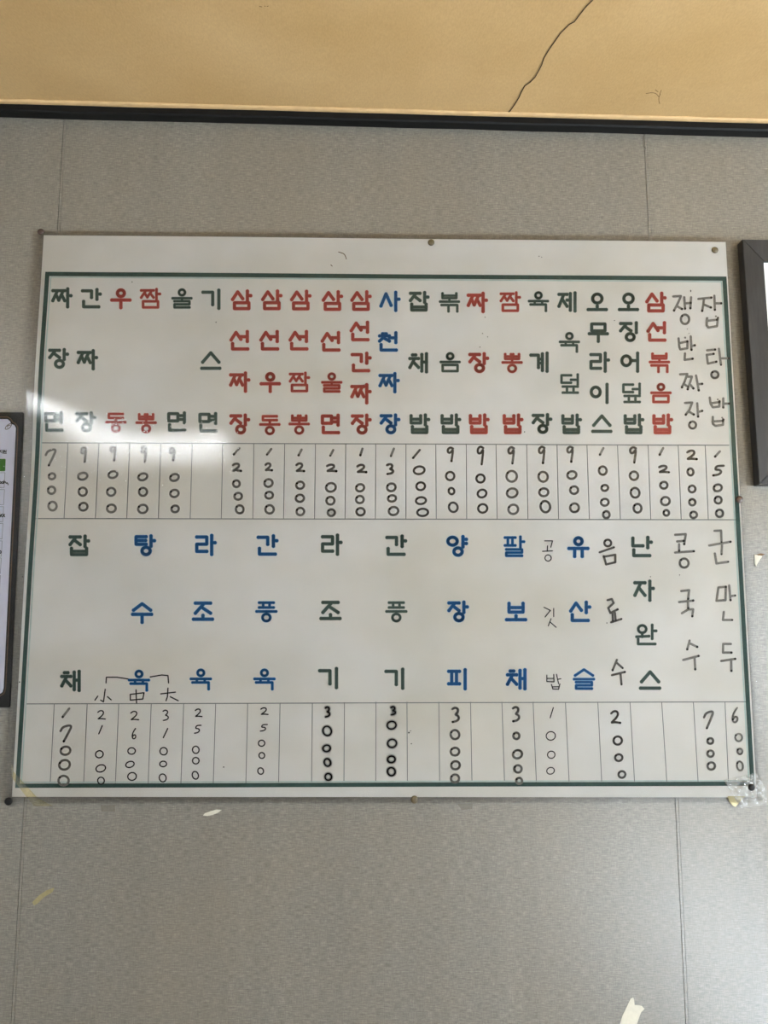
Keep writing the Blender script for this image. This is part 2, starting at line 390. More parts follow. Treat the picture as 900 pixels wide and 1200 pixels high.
def syllable(ch):
    k = ord(ch) - 0xAC00; c, j, t = CHO[k // 588], JUNG[(k % 588) // 28], JONG[k % 28]
    out = []
    if j == 'ㅘ':
        out += jamo('ㅇ', .06, .02, .52, .40) + [[(.29, .40), (.29, .60)], [(0, .60), (.64, .57)], [(.80, 0), (.80, .70)], [(.80, .30), (1, .30)]]
        return out + [[(.08, .72), (.08, .97), (.95, .97)]]
    if j in 'ㅗㅛㅜㅠㅡ':
        f = bool(t)
        if c == 'ㅇ':
            cy, r = (.17, .155) if f else ((.20, .185) if j != 'ㅗ' else (.29, .25)); out += [ell(.5, cy, r * 1.05, r, 16)]
        elif c == 'ㅅ':
            top, bot = (.0, .30) if f else ((.02, .36) if j != 'ㅡ' else (.04, .56)); out += jamo('ㅅ', .05, top, .95, bot)
        elif c == 'ㅈ': out += jamo('ㅈ', .10, .05, .90, .58 if not f else .34)
        else:
            y1 = (.25 if c == 'ㄷ' else .29) if f else (.42 if j == 'ㅜ' else .50); out += jamo(c, .13, .04, .87, y1)
        by = (.48 if f else (.90 if j in 'ㅗㅡ' else .58))
        if f and c in 'ㅍㅅ': by = .49
        out += [[(0, by), (1, by)]]
        if j == 'ㅗ': out += [[(.5, by - (.20 if not f else .14)), (.5, by)]]
        if j == 'ㅜ': out += [[(.5, by), (.5, 1.0 if not f else by + .13)]]
        if j == 'ㅠ':
            e = 1.0 if not f else by + .17; out += [[(.30, by), (.30, e)], [(.70, by), (.70, e)]]
        if t == 'ㅇ': out += [ell(.5, .80, .20, .185, 16)]
        elif t == 'ㄱ': out += [[(.08, .66), (.90, .66), (.90, 1.0)]]
        elif t == 'ㄲ': out += [[(.08, .66), (.45, .66), (.45, 1.0)], [(.54, .66), (.92, .66), (.92, 1.0)]]
        elif t: out += jamo(t, .10, .64, .90, .97)
        return out
    two = j in 'ㅐㅔㅖ'; f = bool(t)
    ex = .48 if two else (.56 if j in 'ㅏㅑ' else .60)
    if j in 'ㅓㅕ' and c not in 'ㅇ': ex = .54
    y0, y1 = (.04, .44) if f else (.08, .74)
    if c == 'ㅇ':
        out += [ell(.27, .24 if f else .42, .25, .21 if f else .27, 16)]
    elif c in 'ㅉ': out += jamo(c, 0, y0 + .02, .66, y1 if f else .66)
    elif c in 'ㄱ': out += jamo(c, .02, y0 + .03, ex - .04, y1 if f else .80)
    elif c == 'ㅊ': out += jamo(c, 0, y0 + .06, ex, y1 + .02)
    elif c == 'ㅅ': out += [[(0, y1 + .02), (ex * .5, y0), (ex, y1 - .02)]]
    else: out += jamo(c, .03, y0, ex, y1 if (f or c in 'ㅈ') else .84 if c == 'ㄹ' else .74)
    sx = .82 if j in 'ㅏㅑ' else .90; ye = (.54 if f else 1.0)
    if two:
        out += [[(.66, .04), (.66, .96)], [(.92, 0), (.92, 1.0)]]
        ty = .46
        if j == 'ㅐ': out += [[(.66, ty), (.92, ty)]]
        if j == 'ㅔ': out += [[(.48, .40), (.66, .40)]]
        if j == 'ㅖ': out += [[(.46, .33), (.66, .33)], [(.46, .55), (.66, .55)]]
    else:
        out += [[(sx, 0), (sx, ye)]]
        ty = .25 if f else .38
        if j == 'ㅏ': out += [[(sx, ty), (1.0, ty)]]
        if j == 'ㅑ': out += [[(sx, .14), (1.0, .14)], [(sx, .36), (1.0, .36)]]
        if j == 'ㅓ': out += [[(ex, ty + .03), (sx, ty + .03)]]
        if j == 'ㅕ': out += [[(ex, .15), (sx, .15)], [(ex, .36), (sx, .36)]]
    if t == 'ㅇ': out += [ell(.56, .79, .22, .195, 16)]
    elif t == 'ㄴ': out += [[(.08, .66), (.08, .96), (.92, .96)]]
    elif t: out += jamo(t, .10, .645, .90, .97)
    return out
THIN = set('뽕볶울짬팔덮육음슬풍동완')

# ------------------------------------------------------------------ the menu sheet
poster = tag(empty('menu_poster', W(450, 940)), 'large laminated white menu sheet with coloured dish names and handwritten prices', 'menu')
def quad_grid(name, c, off, mat, nx, ny, thick=None):
    "c: photo corners TL, TR, BR, BL"
    V, Fs = [], []
    for j in range(ny + 1):
        for i in range(nx + 1):
            s, t = i / nx, j / ny
            a = Vector(c[0]) * (1 - s) + Vector(c[1]) * s; b = Vector(c[3]) * (1 - s) + Vector(c[2]) * s
            p = a * (1 - t) + b * t; V.append(PP(p.x, p.y, off))
    for j in range(ny):
        for i in range(nx):
            k = j * (nx + 1) + i; Fs.append((k, k + nx + 1, k + nx + 2, k + 1))
    return link(name, V, Fs, mat, poster, smooth=True)
quad_grid('paper_sheet', [(52.5, 277), (849, 285), (885.5, 933.5), (15.5, 933)], 0.0, M['paper'], 100, 80)['label'] = 'white printed paper'
quad_grid('laminate_film', [(45, 272), (853.5, 279.5), (897, 939.5), (7.5, 941)], .0010, M['film'], 160, 120)['label'] = 'clear glossy film'
PR = lambda u, v: PP(u, v, .0004); PR0 = lambda u, v: PP(u, v, .00025)
HW_ = lambda u, v: PP(u, v, .0007); HW1 = lambda u, v: PP(u, v, .0008); HW0 = lambda u, v: PP(u, v, .0006)

def subdivide(p, step=14):
    out = [p[0]]
    for a, b in zip(p, p[1:]):
        n = max(1, int(math.hypot(b[0] - a[0], b[1] - a[1]) / step))
        for k in range(1, n + 1): out.append((a[0] + (b[0] - a[0]) * k / n, a[1] + (b[1] - a[1]) * k / n))
    return out
def strip_line(name, pts, w, mat, fn, parent=poster):
    "one clean mitred ribbon along a polyline of photo pixels"
    p = subdivide(pts); V, Fs = [], []
    closed = p[0] == p[-1]; n = len(p) - (1 if closed else 0)
    for i in range(n):
        a = p[(i - 1) % n] if (closed or i) else p[i]; b = p[(i + 1) % n] if (closed or i < n - 1) else p[i]; c = p[i]
        d1 = Vector((c[0] - a[0], c[1] - a[1])); d2 = Vector((b[0] - c[0], b[1] - c[1]))
        if d1.length == 0: d1 = d2
        if d2.length == 0: d2 = d1
        d1.normalize(); d2.normalize(); t = (d1 + d2).normalized(); nn = Vector((-t.y, t.x)); k = w / 2 / max(.3, nn.dot(Vector((-d1.y, d1.x))))
        V += [fn(c[0] + nn.x * k, c[1] + nn.y * k), fn(c[0] - nn.x * k, c[1] - nn.y * k)]
    for i in range(n if closed else n - 1):
        j = (i + 1) % n; Fs.append((2 * i, 2 * i + 1, 2 * j + 1, 2 * j))
    return link(name, V, Fs, mat, parent)
bd = [(57, 322.5), (847.5, 328), (880, 917.5), (22, 920)]
strip_line('printed_border', bd + [bd[0]], 5.0, M['frame_green'], PR)['label'] = 'dark green border line'
ib = [(61, 326), (844, 331.5), (876, 914), (26.5, 916)]
strip_line('inner_border_line', ib + [ib[0]], 1.6, M['mint'], PR0)
UP = [((80.8, 520), (76.2, 608)), ((117, 520), (112.9, 608)), ((153, 520), (149.6, 608)), ((189.4, 520), (186.5, 608)), ((226, 520), (223.7, 608)),
      ((261.6, 520.5), (260, 608)), ((298, 520.5), (296.8, 608)), ((334, 521), (332.7, 608)), ((369.9, 521), (368.9, 608)), ((405.3, 521), (404.5, 608)),
      ((440.4, 521), (439.9, 608.5)), ((475.6, 521), (475.6, 608.5)), ((510.4, 521), (511, 609)), ((546, 521.5), (546.5, 609)), ((580.7, 521.5), (582, 609)),
      ((616.6, 521.5), (618, 609)), ((652, 521.5), (653.8, 609)), ((687, 522), (689.8, 609)), ((722.7, 522), (726, 609)), ((758.4, 522), (761.5, 609)),
      ((793.5, 522), (797, 609)), ((825, 523), (828.6, 609))]
LO = [((65, 824), (60.3, 917)), ((103.5, 824), (99.4, 917)), ((140.4, 824), (136.5, 917)), ((178.4, 824), (174.8, 917)), ((216.3, 824), (213, 917)),
      ((253.6, 823.5), (250.8, 917)), ((291, 823.5), (288.8, 917)), ((328.7, 823), (327, 916)), ((366.4, 823), (365.5, 916)), ((403.8, 822.5), (403.2, 916)),
      ((440.6, 822), (440.4, 916)), ((476.8, 822), (477.3, 916)), ((514, 822), (515, 916)), ((551, 822), (552.7, 915.5)), ((587.6, 822), (590.7, 915.5)),
      ((624, 822), (627.8, 915.5)), ((661.7, 822), (666, 915)), ((699.5, 822), (704, 915)), ((737, 822), (742.3, 915)), ((774, 822), (780, 915)),
      ((811, 822), (816.5, 915)), ((848, 822), (852, 915))]
for a in [((49.5, 519.5), (853, 522.5)), ((43, 608), (861.5, 609.5)), ((31, 824.5), (875, 822))]: strip_line('table_rule', a, 1.15, M['line'], PR0)
for a in UP + LO: strip_line('table_rule', a, .95, M['line'], PR0)

# ---- printed dish names: (colour, size, [(syllable, cx, cy), ...]) read off enlarged crops of the photo
def z(x0, y0, s): return lambda a: (a[0], x0 + a[1] / s, y0 + a[2] / s) + tuple(k / s for k in a[3:])
Z1, Z2, Z3, Z4 = z(40, 310, 3.87), z(250, 310, 3.87), z(460, 310, 3.87), z(670, 310, 3.87)
Z5, Z6, Z7, Z8 = z(10, 610, 3.635), z(220, 610, 3.635), z(430, 610, 3.635), z(640, 610, 3.4615)
DISH = [
 (Z1, 'green', [('짜', 132, 157), ('장', 118, 433), ('면', 97, 717)]),
 (Z1, 'green', [('간', 264, 160), ('짜', 248, 437), ('장', 238, 718)]),
 (Z1, 'red', [('우', 398, 160), ('동', 375, 720)]),
 (Z1, 'red', [('짬', 532, 160), ('뽕', 512, 722)]),
 (Z1, 'green', [('울', 674, 160), ('면', 652, 717)]),
 (Z1, 'green', [('기', 808, 163), ('스', 804, 442), ('면', 793, 720)]),
 (Z2, 'red', [('삼', 131, 167), ('선', 124, 350), ('짜', 122, 537), ('장', 121, 727)]),
 (Z2, 'red', [('삼', 267, 167), ('선', 259, 350), ('우', 260, 538), ('동', 258, 730)]),
 (Z2, 'red', [('삼', 398, 168), ('선', 391, 350), ('짬', 392, 538), ('뽕', 391, 728)]),
 (Z2, 'red', [('삼', 541, 170), ('선', 536, 355), ('울', 538, 540), ('면', 534, 728)]),
 (Z2, 'red', [('삼', 670, 170), ('선', 667, 308), ('간', 670, 448), ('짜', 670, 590), ('장', 670, 728)]),
 (Z2, 'blue', [('사', 801, 172), ('천', 795, 355), ('짜', 797, 540), ('장', 800, 727)]),
 (Z3, 'green', [('잡', 119, 173), ('채', 119, 450), ('밥', 122, 727)]),
 (Z3, 'green', [('볶', 257, 175), ('음', 260, 448), ('밥', 262, 727)]),
 (Z3, 'red', [('짜', 383, 177), ('장', 388, 450), ('밥', 390, 727)]),
 (Z3, 'red', [('짬', 532, 175), ('뽕', 540, 450), ('밥', 543, 727)]),
 (Z3, 'green', [('육', 659, 173), ('계', 664, 447), ('장', 674, 725)]),
 (Z3, 'green', [('제', 790, 175), ('육', 799, 357), ('덮', 803, 545), ('밥', 808, 727)]),
 (Z4, 'green', [('오', 112, 177), ('무', 117, 312), ('라', 122, 447), ('이', 124, 588), ('스', 133, 727)]),
 (Z4, 'green', [('오', 253, 177), ('징', 256, 310), ('어', 262, 447), ('덮', 270, 587), ('밥', 277, 727)]),
 (Z4, 'red', [('삼', 377, 177), ('선', 383, 310), ('볶', 393, 448), ('음', 400, 587), ('밥', 407, 727)]),
 (Z5, 'green', [('잡', 305, 108), ('채', 272, 682)]),
 (Z5, 'blue', [('탕', 585, 107), ('수', 573, 393), ('육', 560, 680)]),
 (Z6, 'blue', [('라', 79, 105), ('조', 68, 388), ('육', 59, 675)]),
 (Z6, 'blue', [('간', 341, 107), ('풍', 337, 388), ('육', 329, 675)]),
 (Z6, 'green', [('라', 613, 104), ('조', 609, 385), ('기', 602, 670)]),
 (Z7, 'green', [('간', 124, 108), ('풍', 125, 388), ('기', 120, 673)]),
 (Z7, 'blue', [('양', 382, 110), ('장', 386, 388), ('피', 385, 675)]),
 (Z7, 'blue', [('팔', 625, 112), ('보', 633, 390), ('채', 637, 675)]),
 (Z8, 'blue', [('유', 128, 108), ('산', 135, 370), ('슬', 150, 643)]),
 (Z8, 'green', [('난', 384, 108), ('자', 392, 285), ('완', 402, 463), ('스', 417, 648)]),
]
for zf, colr, syls in DISH:
    items = [zf(a) for a in syls]
    e = empty('dish_name', W(items[-1][1], items[-1][2]), poster); e['label'] = colr + ' printed dish name reading ' + ''.join(a[0] for a in items)
    for ch, cx, cy in items:
        sz = 25.6 if cy > 612 else 24.4
        wd_ = sz * (.108 if ch in THIN else .138); q = sz - wd_
        paths = [[(cx + (x - .5) * q, cy + (y - .5) * q) for x, y in p] for p in syllable(ch)]
        write('printed_syllable', [(paths, wd_ + .9, M[colr + '_halo'], PR0, 1.1), (paths, wd_, M[colr], PR, 1.14)], e)

# ---- handwriting
DIG = {
 '1': [[(.5, -.5), (-.5, .5)]],
 '2': [[(-.42, -.28), (-.15, -.48), (.22, -.44), (.30, -.18), (.08, .10), (-.25, .34), (-.42, .46), (-.05, .40), (.5, .46)]],
 '3': [[(-.40, -.38), (-.05, -.5), (.30, -.38), (.24, -.14), (-.10, .0), (.30, .08), (.42, .26), (.15, .44), (-.35, .5)]],
 '5': [[(.5, -.44), (-.12, -.42), (-.28, -.05), (.12, -.08), (.32, .14), (.10, .40), (-.40, .48)]],
 '6': [[(.32, -.5), (-.12, -.2), (-.38, .16), (-.30, .42), (.05, .5), (.38, .34), (.34, .12), (.02, .08), (-.30, .28)]],
 '7': [[(-.5, -.12), (-.30, -.38), (.5, -.5), (.18, -.02), (-.22, .5)]],
 '9': [[(.32, -.40), (-.05, -.5), (-.40, -.34), (-.34, -.10), (.02, -.10), (.32, -.36), (.26, .0), (.12, .5)]],
}
def smooth(p, it=2):
    for _ in range(it):
        q = [p[0]]
        for a, b in zip(p, p[1:]):
            q += [(a[0] * .75 + b[0] * .25, a[1] * .75 + b[1] * .25), (a[0] * .25 + b[0] * .75, a[1] * .25 + b[1] * .75)]
        p = q + [p[-1]]
    return p
STY = {  # style: width px, ink, end-dot radius
 'grey': (2.75, 'marker', 1.5), 'dark': (2.6, 'marker_dark', 1.5), 'pale': (2.3, 'marker_light', 1.2),
 'pen': (1.5, 'ink', 0), 'thin': (1.25, 'ink', 0), 'bold': (1.9, 'ink', 0), 'brush': (2.1, 'ink', 0)}
def ink_layers(paths, sty, dots=True):
    w, mt, r = STY[sty]; L = []
    if sty == 'bold': L.append((paths, 4.0, M['smear'], HW0, 1.0))
    L.append((paths, w, M[mt], HW_, 1.0))
    if r and dots:
        ds = []
        for p in paths:
            if isinstance(p, tuple): continue
            if p[0] == p[-1]: ds.append(('dot', p[0], r * .8))
            else: ds.append(('dot', p[-1], r * (1.0 if random.random() < .75 else .7)))
        L.append((ds, w, M['pool'], HW1, 1.0))
    return L
def digit(e, ch, cx, cy, w, h, sty):
    ww = STY[sty][0]; w = max(w - ww, 1.2); h = max(h - ww, 1.2)
    if ch == '0':
        paths = [ell(cx, cy, w / 2 * random.uniform(.95, 1.04), h / 2 * random.uniform(.95, 1.04), 20, random.uniform(-.35, -.05), math.pi * 1.25)]
    else:
        paths = [smooth([(cx + x * w, cy + y * h) for x, y in p]) if ch != '1' else [(cx + x * w, cy + y * h) for x, y in p] for p in DIG[ch]]
        if ch == '9':                      # thicker tail
            pass
    write('handwritten_digit', ink_layers(paths, sty), e)
PRICE = [
 (Z1, 'grey', '7000', [(82, 875, 60, 85), (85, 962, 40, 38), (83, 1025, 44, 42), (88, 1097, 48, 50)]),
 (Z1, 'grey', '9000', [(230, 865, 40, 78), (225, 962, 52, 42), (225, 1032, 48, 46), (228, 1100, 50, 46)]),
 (Z1, 'grey', '9000', [(364, 858, 42, 75), (362, 955, 52, 40), (354, 1033, 50, 46), (355, 1108, 50, 44)]),
 (Z1, 'grey', '9000', [(502, 862, 42, 80), (497, 965, 52, 40), (498, 1033, 46, 46), (497, 1110, 52, 48)]),
 (Z1, 'grey', '9000', [(630, 862, 44, 66), (640, 968, 50, 42), (640, 1040, 50, 44), (643, 1110, 46, 42)]),
 (Z2, 'grey', '12000', [(108, 850, 36, 38), (108, 922, 50, 46), (107, 996, 42, 40), (115, 1053, 46, 42), (122, 1112, 46, 48)]),
 (Z2, 'grey', '12000', [(255, 852, 30, 36), (252, 920, 42, 44), (252, 993, 48, 46), (255, 1048, 46, 42), (257, 1112, 50, 50)]),
 (Z2, 'grey', '12000', [(395, 855, 24, 36), (394, 922, 48, 48), (395, 1003, 46, 44), (394, 1062, 46, 42), (396, 1122, 46, 44)]),
 (Z2, 'grey', '12000', [(538, 857, 24, 36), (536, 925, 56, 42), (534, 1013, 54, 50), (532, 1073, 46, 44), (536, 1127, 42, 40)]),
 (Z2, 'grey', '12000', [(672, 853, 20, 40), (672, 928, 54, 46), (666, 1015, 48, 44), (665, 1068, 46, 44), (668, 1123, 46, 44)]),
 (Z2, 'grey', '13000', [(812, 855, 24, 44), (802, 930, 46, 56), (807, 1013, 50, 46), (810, 1063, 48, 40), (817, 1120, 52, 46)]),
 (Z3, 'dark', '10000', [(108, 862, 40, 46), (120, 936, 58, 46), (127, 1008, 48, 44), (128, 1073, 56, 42), (136, 1126, 60, 42)]),
 (Z3, 'dark', '9000', [(262, 863, 44, 72), (260, 962, 48, 46), (266, 1030, 36, 40), (274, 1103, 48, 52)]),
 (Z3, 'dark', '9000', [(398, 868, 46, 92), (397, 973, 46, 46), (404, 1041, 50, 46), (407, 1108, 50, 48)]),
 (Z3, 'grey', '9000', [(537, 867, 46, 86), (538, 963, 58, 58), (540, 1038, 60, 52), (545, 1112, 56, 52)]),
 (Z3, 'grey', '9000', [(675, 865, 46, 86), (680, 965, 54, 54), (683, 1035, 52, 46), (690, 1100, 54, 60)]),
 (Z3, 'grey', '9000', [(803, 862, 46, 80), (810, 957, 52, 46), (820, 1025, 48, 46), (822, 1105, 52, 50)]),
 (Z4, 'grey', '10000', [(132, 850, 26, 40), (137, 937, 46, 48), (146, 1015, 40, 38), (146, 1080, 46, 42), (153, 1136, 40, 42)]),
 (Z4, 'grey', '9000', [(275, 865, 48, 82), (278, 960, 48, 48), (283, 1037, 50, 54), (294, 1107, 46, 50)]),
 (Z4, 'grey', '12000', [(402, 850, 26, 40), (412, 930, 58, 42), (413, 1003, 42, 42), (420, 1075, 48, 46), (424, 1128, 36, 36)]),
 (Z4, 'grey', '20000', [(538, 866, 56, 52), (533, 943, 38, 42), (540, 1020, 40, 42), (541, 1080, 38, 40), (547, 1137, 40, 40)]),
 (Z4, 'grey', '15000', [(655, 862, 32, 34), (657, 936, 62, 58), (656, 1015, 46, 40), (658, 1070, 42, 42), (664, 1130, 44, 44)]),
 (Z5, 'grey', '17000', [(250, 817, 38, 46), (252, 903, 60, 80), (248, 978, 52, 46), (244, 1038, 56, 50), (240, 1105, 52, 50)]),
 (Z5, 'pen', '21000', [(400, 826, 40, 44), (397, 889, 20, 40), (392, 993, 40, 36), (398, 1053, 46, 36), (399, 1105, 34, 34)]),
 (Z5, 'pen', '26000', [(541, 829, 42, 44), (539, 906, 26, 50), (529, 979, 38, 34), (522, 1036, 42, 30), (531, 1087, 44, 38)]),
 (Z5, 'pen', '31000', [(674, 827, 34, 50), (673, 903, 24, 44), (665, 980, 38, 36), (663, 1034, 34, 30), (661, 1093, 36, 38)]),
 (Z6, 'pen', '25000', [(49, 817, 36, 40), (45, 886, 36, 42), (38, 974, 34, 36), (38, 1020, 34, 34), (36, 1082, 32, 40)]),
 (Z6, 'pen', '25000', [(328, 810, 38, 36), (325, 880, 38, 36), (317, 946, 34, 32), (318, 998, 30, 30), (313, 1064, 30, 34)]),
 (Z6, 'bold', '30000', [(597, 813, 30, 50), (595, 894, 44, 48), (593, 968, 38, 34), (596, 1028, 34, 38), (600, 1089, 34, 36)]),
 (Z7, 'bold', '30000', [(112, 808, 30, 42), (105, 870, 44, 40), (107, 947, 44, 40), (104, 1015, 38, 34), (104, 1067, 40, 42)]),
 (Z7, 'grey', '30000', [(377, 825, 46, 72), (374, 910, 48, 48), (374, 982, 48, 44), (376, 1040, 46, 44), (374, 1096, 46, 44)]),
 (Z7, 'grey', '30000', [(633, 822, 44, 72), (634, 915, 36, 38), (639, 993, 48, 44), (641, 1055, 40, 42), (646, 1106, 36, 36)]),
 (Z7, 'thin', '1000', [(784, 817, 18, 48), (780, 915, 44, 42), (782, 995, 38, 36), (779, 1063, 38, 34)]),
 (Z8, 'dark', '2000', [(276, 795, 48, 60), (286, 890, 44, 42), (290, 959, 38, 36), (303, 1027, 36, 36)]),
 (Z8, 'grey', '7000', [(655, 805, 50, 80), (660, 892, 34, 32), (661, 943, 36, 34), (664, 993, 40, 38)]),
 (Z8, 'pale', '6000', [(760, 788, 36, 68), (775, 878, 36, 38), (780, 934, 28, 30), (780, 993, 32, 44)]),
]
SAY = {'grey': 'grey marker', 'dark': 'dark grey marker', 'pale': 'faded grey marker', 'pen': 'black pen', 'thin': 'thin black pen', 'bold': 'thick smudged black pen'}
for zf, sty, txt, pos in PRICE:
    it = [zf((c,) + p) for c, p in zip(txt, pos)]
    e = empty('price', W(it[-1][1], it[-1][2]), poster); e['label'] = 'price %s handwritten in %s' % (txt, SAY[sty])
    for c, cx, cy, w, h in it: digit(e, c, cx, cy, w, h, sty)

def H(x0, y0, s): return lambda P: [[(x0 + a / s, y0 + b / s) for a, b in p] if not (isinstance(p, tuple)) else
                                     (('dot', (x0 + p[1] / s, y0 + p[2] / s), p[3] / s) if p[0] == 'dot' else ell(x0 + p[1] / s, y0 + p[2] / s, p[3] / s, p[4] / s, 18, 0, math.pi * 1.25)) for p in P]
H1, H2 = H(780, 340, 11.25), H(780, 410, 11.25)
H3, H4, H5, H6 = H(740, 610, 6.4286), H(740, 700, 6.4286), H(625, 620, 6.0), H(100, 780, 7.5)
E = lambda *a: ('ell',) + a
Dt = lambda *a: ('dot',) + a
HAND = [
 ('grey marker dish name reading 쟁반짜장', 'grey', [
   H1([[(85, 100), (185, 95), (150, 180), (95, 285)], [(130, 225), (200, 265)], [(230, 110), (240, 260)], [(250, 190), (315, 185)], [(320, 110), (310, 255)], E(240, 400, 55, 62)]),
   H1([[(155, 650), (165, 760), (178, 795), (270, 780), (272, 690)], [(160, 715), (270, 690)], Dt(242, 640, 14), [(315, 625), (325, 800)], [(330, 750), (368, 742)]]) + H2([[(240, 60), (235, 145), (340, 130)]]),
   H2([[(175, 335), (270, 330), (235, 430), (200, 505)], [(270, 365), (330, 365), (310, 430), (275, 530)], [(225, 460), (280, 500)], [(310, 470), (350, 520)], [(385, 350), (420, 545)], [(410, 465), (465, 460)]]),
   H2([[(240, 710), (335, 705), (300, 800), (250, 865)], [(285, 820), (355, 862)], [(400, 715), (412, 890)], [(410, 830), (465, 815)], E(340, 1000, 45, 46)])]),
 ('grey marker dish name reading 잡탕밥', 'grey', [
   H1([[(415, 132), (585, 115)], [(490, 125), (480, 210), (465, 290)], [(485, 205), (580, 245)], [(625, 90), (632, 275)], [(635, 190), (715, 190)], [(530, 385), (525, 480), (550, 508), (660, 490), (672, 380)], [(535, 420), (660, 405)], Dt(645, 360, 13)]),
   H2([[(530, 20), (635, 10)], [(525, 80), (615, 66)], [(525, 78), (540, 195), (650, 170)], [(685, 0), (712, 210)], [(725, 125), (815, 125)], E(632, 340, 47, 45)]),
   H2([[(565, 640), (575, 720), (605, 768), (690, 758), (692, 690)], [(575, 715), (690, 700)], Dt(670, 665, 13), [(742, 650), (742, 770)], [(745, 720), (820, 720)], [(605, 895), (605, 985), (640, 1012), (738, 998), (742, 930)], [(600, 955), (735, 945)], Dt(728, 905, 13)])]),
 ('grey marker dish name reading 콩국수', 'grey', [
   H3([[(320, 110), (400, 105), (388, 180)], [(335, 160), (385, 155)], [(350, 180), (350, 230)], [(320, 243), (460, 233)], E(388, 322, 33, 34)]),
   H3([[(365, 532), (425, 525), (418, 590)], [(350, 615), (455, 603)], [(415, 600), (418, 660)]]) + H4([[(370, 120), (420, 90), (455, 90), (448, 142)]]),
   H4([[(428, 325), (410, 390)], [(428, 345), (485, 372)], [(380, 470), (495, 440)], [(465, 450), (470, 540)]])]),
 ('grey marker dish name reading 군만두', 'grey', [
   H3([[(615, 80), (665, 78), (668, 165)], [(575, 190), (735, 162)], [(672, 170), (668, 255)], [(618, 250), (630, 325), (718, 312)]]),
   H3([[(698, 500), (645, 505), (630, 605), (698, 600), (700, 500)], [(725, 490), (735, 600)], [(735, 570), (770, 565)]]) + H4([[(685, 110), (678, 170), (748, 170)]]),
   H4([[(738, 350), (680, 350), (678, 415), (742, 415)], [(665, 478), (770, 462)], [(740, 470), (742, 552)]])]),
 ('thin black pen dish name reading 공깃밥', 'thin', [
   H5([[(75, 85), (130, 85), (118, 130)], [(95, 120), (93, 158)], [(60, 158), (130, 155)], E(99, 205, 22, 22)]),
   H5([[(70, 550), (115, 572), (78, 618)], [(138, 558), (138, 615)], [(120, 630), (100, 680)], [(115, 655), (155, 690)]]),
   H5([[(90, 1025), (90, 1070), (140, 1072), (138, 1020)], [(92, 1048), (138, 1048)], [(158, 1020), (172, 1085)], [(165, 1055), (188, 1050)], [(122, 1090), (132, 1122), (172, 1124), (181, 1086)], [(128, 1107), (176, 1106)]])]),
 ('dark marker drink name reading 음료수', 'dark', [
   H5([E(517, 100, 24, 23), [(460, 165), (560, 130)], [(490, 192), (505, 250), (570, 235), (570, 182), (490, 196)]]),
   H5([[(515, 500), (545, 492), (558, 520), (520, 555), (535, 590), (585, 565)], [(550, 590), (553, 645)], [(566, 588), (572, 642)], [(540, 655), (612, 632)]]),
   H5([[(580, 918), (550, 990)], [(575, 935), (620, 975)], [(545, 1025), (635, 1003)], [(605, 1015), (612, 1090)]])]),
 ('black pen size marks 小 中 大 under a bracket', 'pen', [
   H6([[(185, 205), (170, 315), (145, 300)], [(120, 265), (95, 300)], [(205, 270), (238, 298)]]),
   H6([[(405, 250), (405, 300), (515, 290), (525, 235), (405, 250)], [(455, 210), (460, 325)]]),
   H6([[(672, 245), (800, 230)], [(735, 195), (730, 270), (718, 305)], [(755, 270), (825, 305)]]),
   H6([[(192, 150), (195, 100), (290, 100), (385, 115)], [(580, 97), (680, 80), (735, 85), (740, 150)]])]),
]
for lab, sty, chars in HAND:
    e = empty('handwritten_name', W(*(chars[-1][0][0] if not isinstance(chars[-1][0], tuple) else chars[-1][0][1])), poster); e['label'] = lab
    for ps in chars: write('handwritten_character', ink_layers(ps, sty), e)

# small marks on the sheet
def blot(name, pts, mat, fn, parent):
    return link(name, [fn(*p) for p in pts], [tuple(range(len(pts)))], mat, parent)
write('brown_mark', [([smooth([(397, 297), (404, 299), (406, 305)]), [(388, 312), (389.5, 313.5)]], .9, M['brown'], HW_, 1.0)], poster)
spk = [('dot', (u, v), r) for u, v, r in [(156, 332, .7), (254, 379, .7), (631, 302, .6), (568, 373, .6), (565, 392, .6), (571, 396, .6), (562, 408, .6), (634, 303, .5), (808, 343, .7), (263, 898, .8), (482, 871, .7), (481, 856, .6),
       (808, 342, .7), (719, 377, .6), (614, 507, .7), (560, 355, .5), (806, 392, .5), (804, 387, .5), (710, 730, .7), (761, 676, .6), (795, 674, .6), (28, 676, .8), (24.5, 799, .8), (479, 858, 1.0)]]
write('speck', [(spk, 1, M['pool'], HW_, 1.0)], poster)['kind'] = 'stuff'

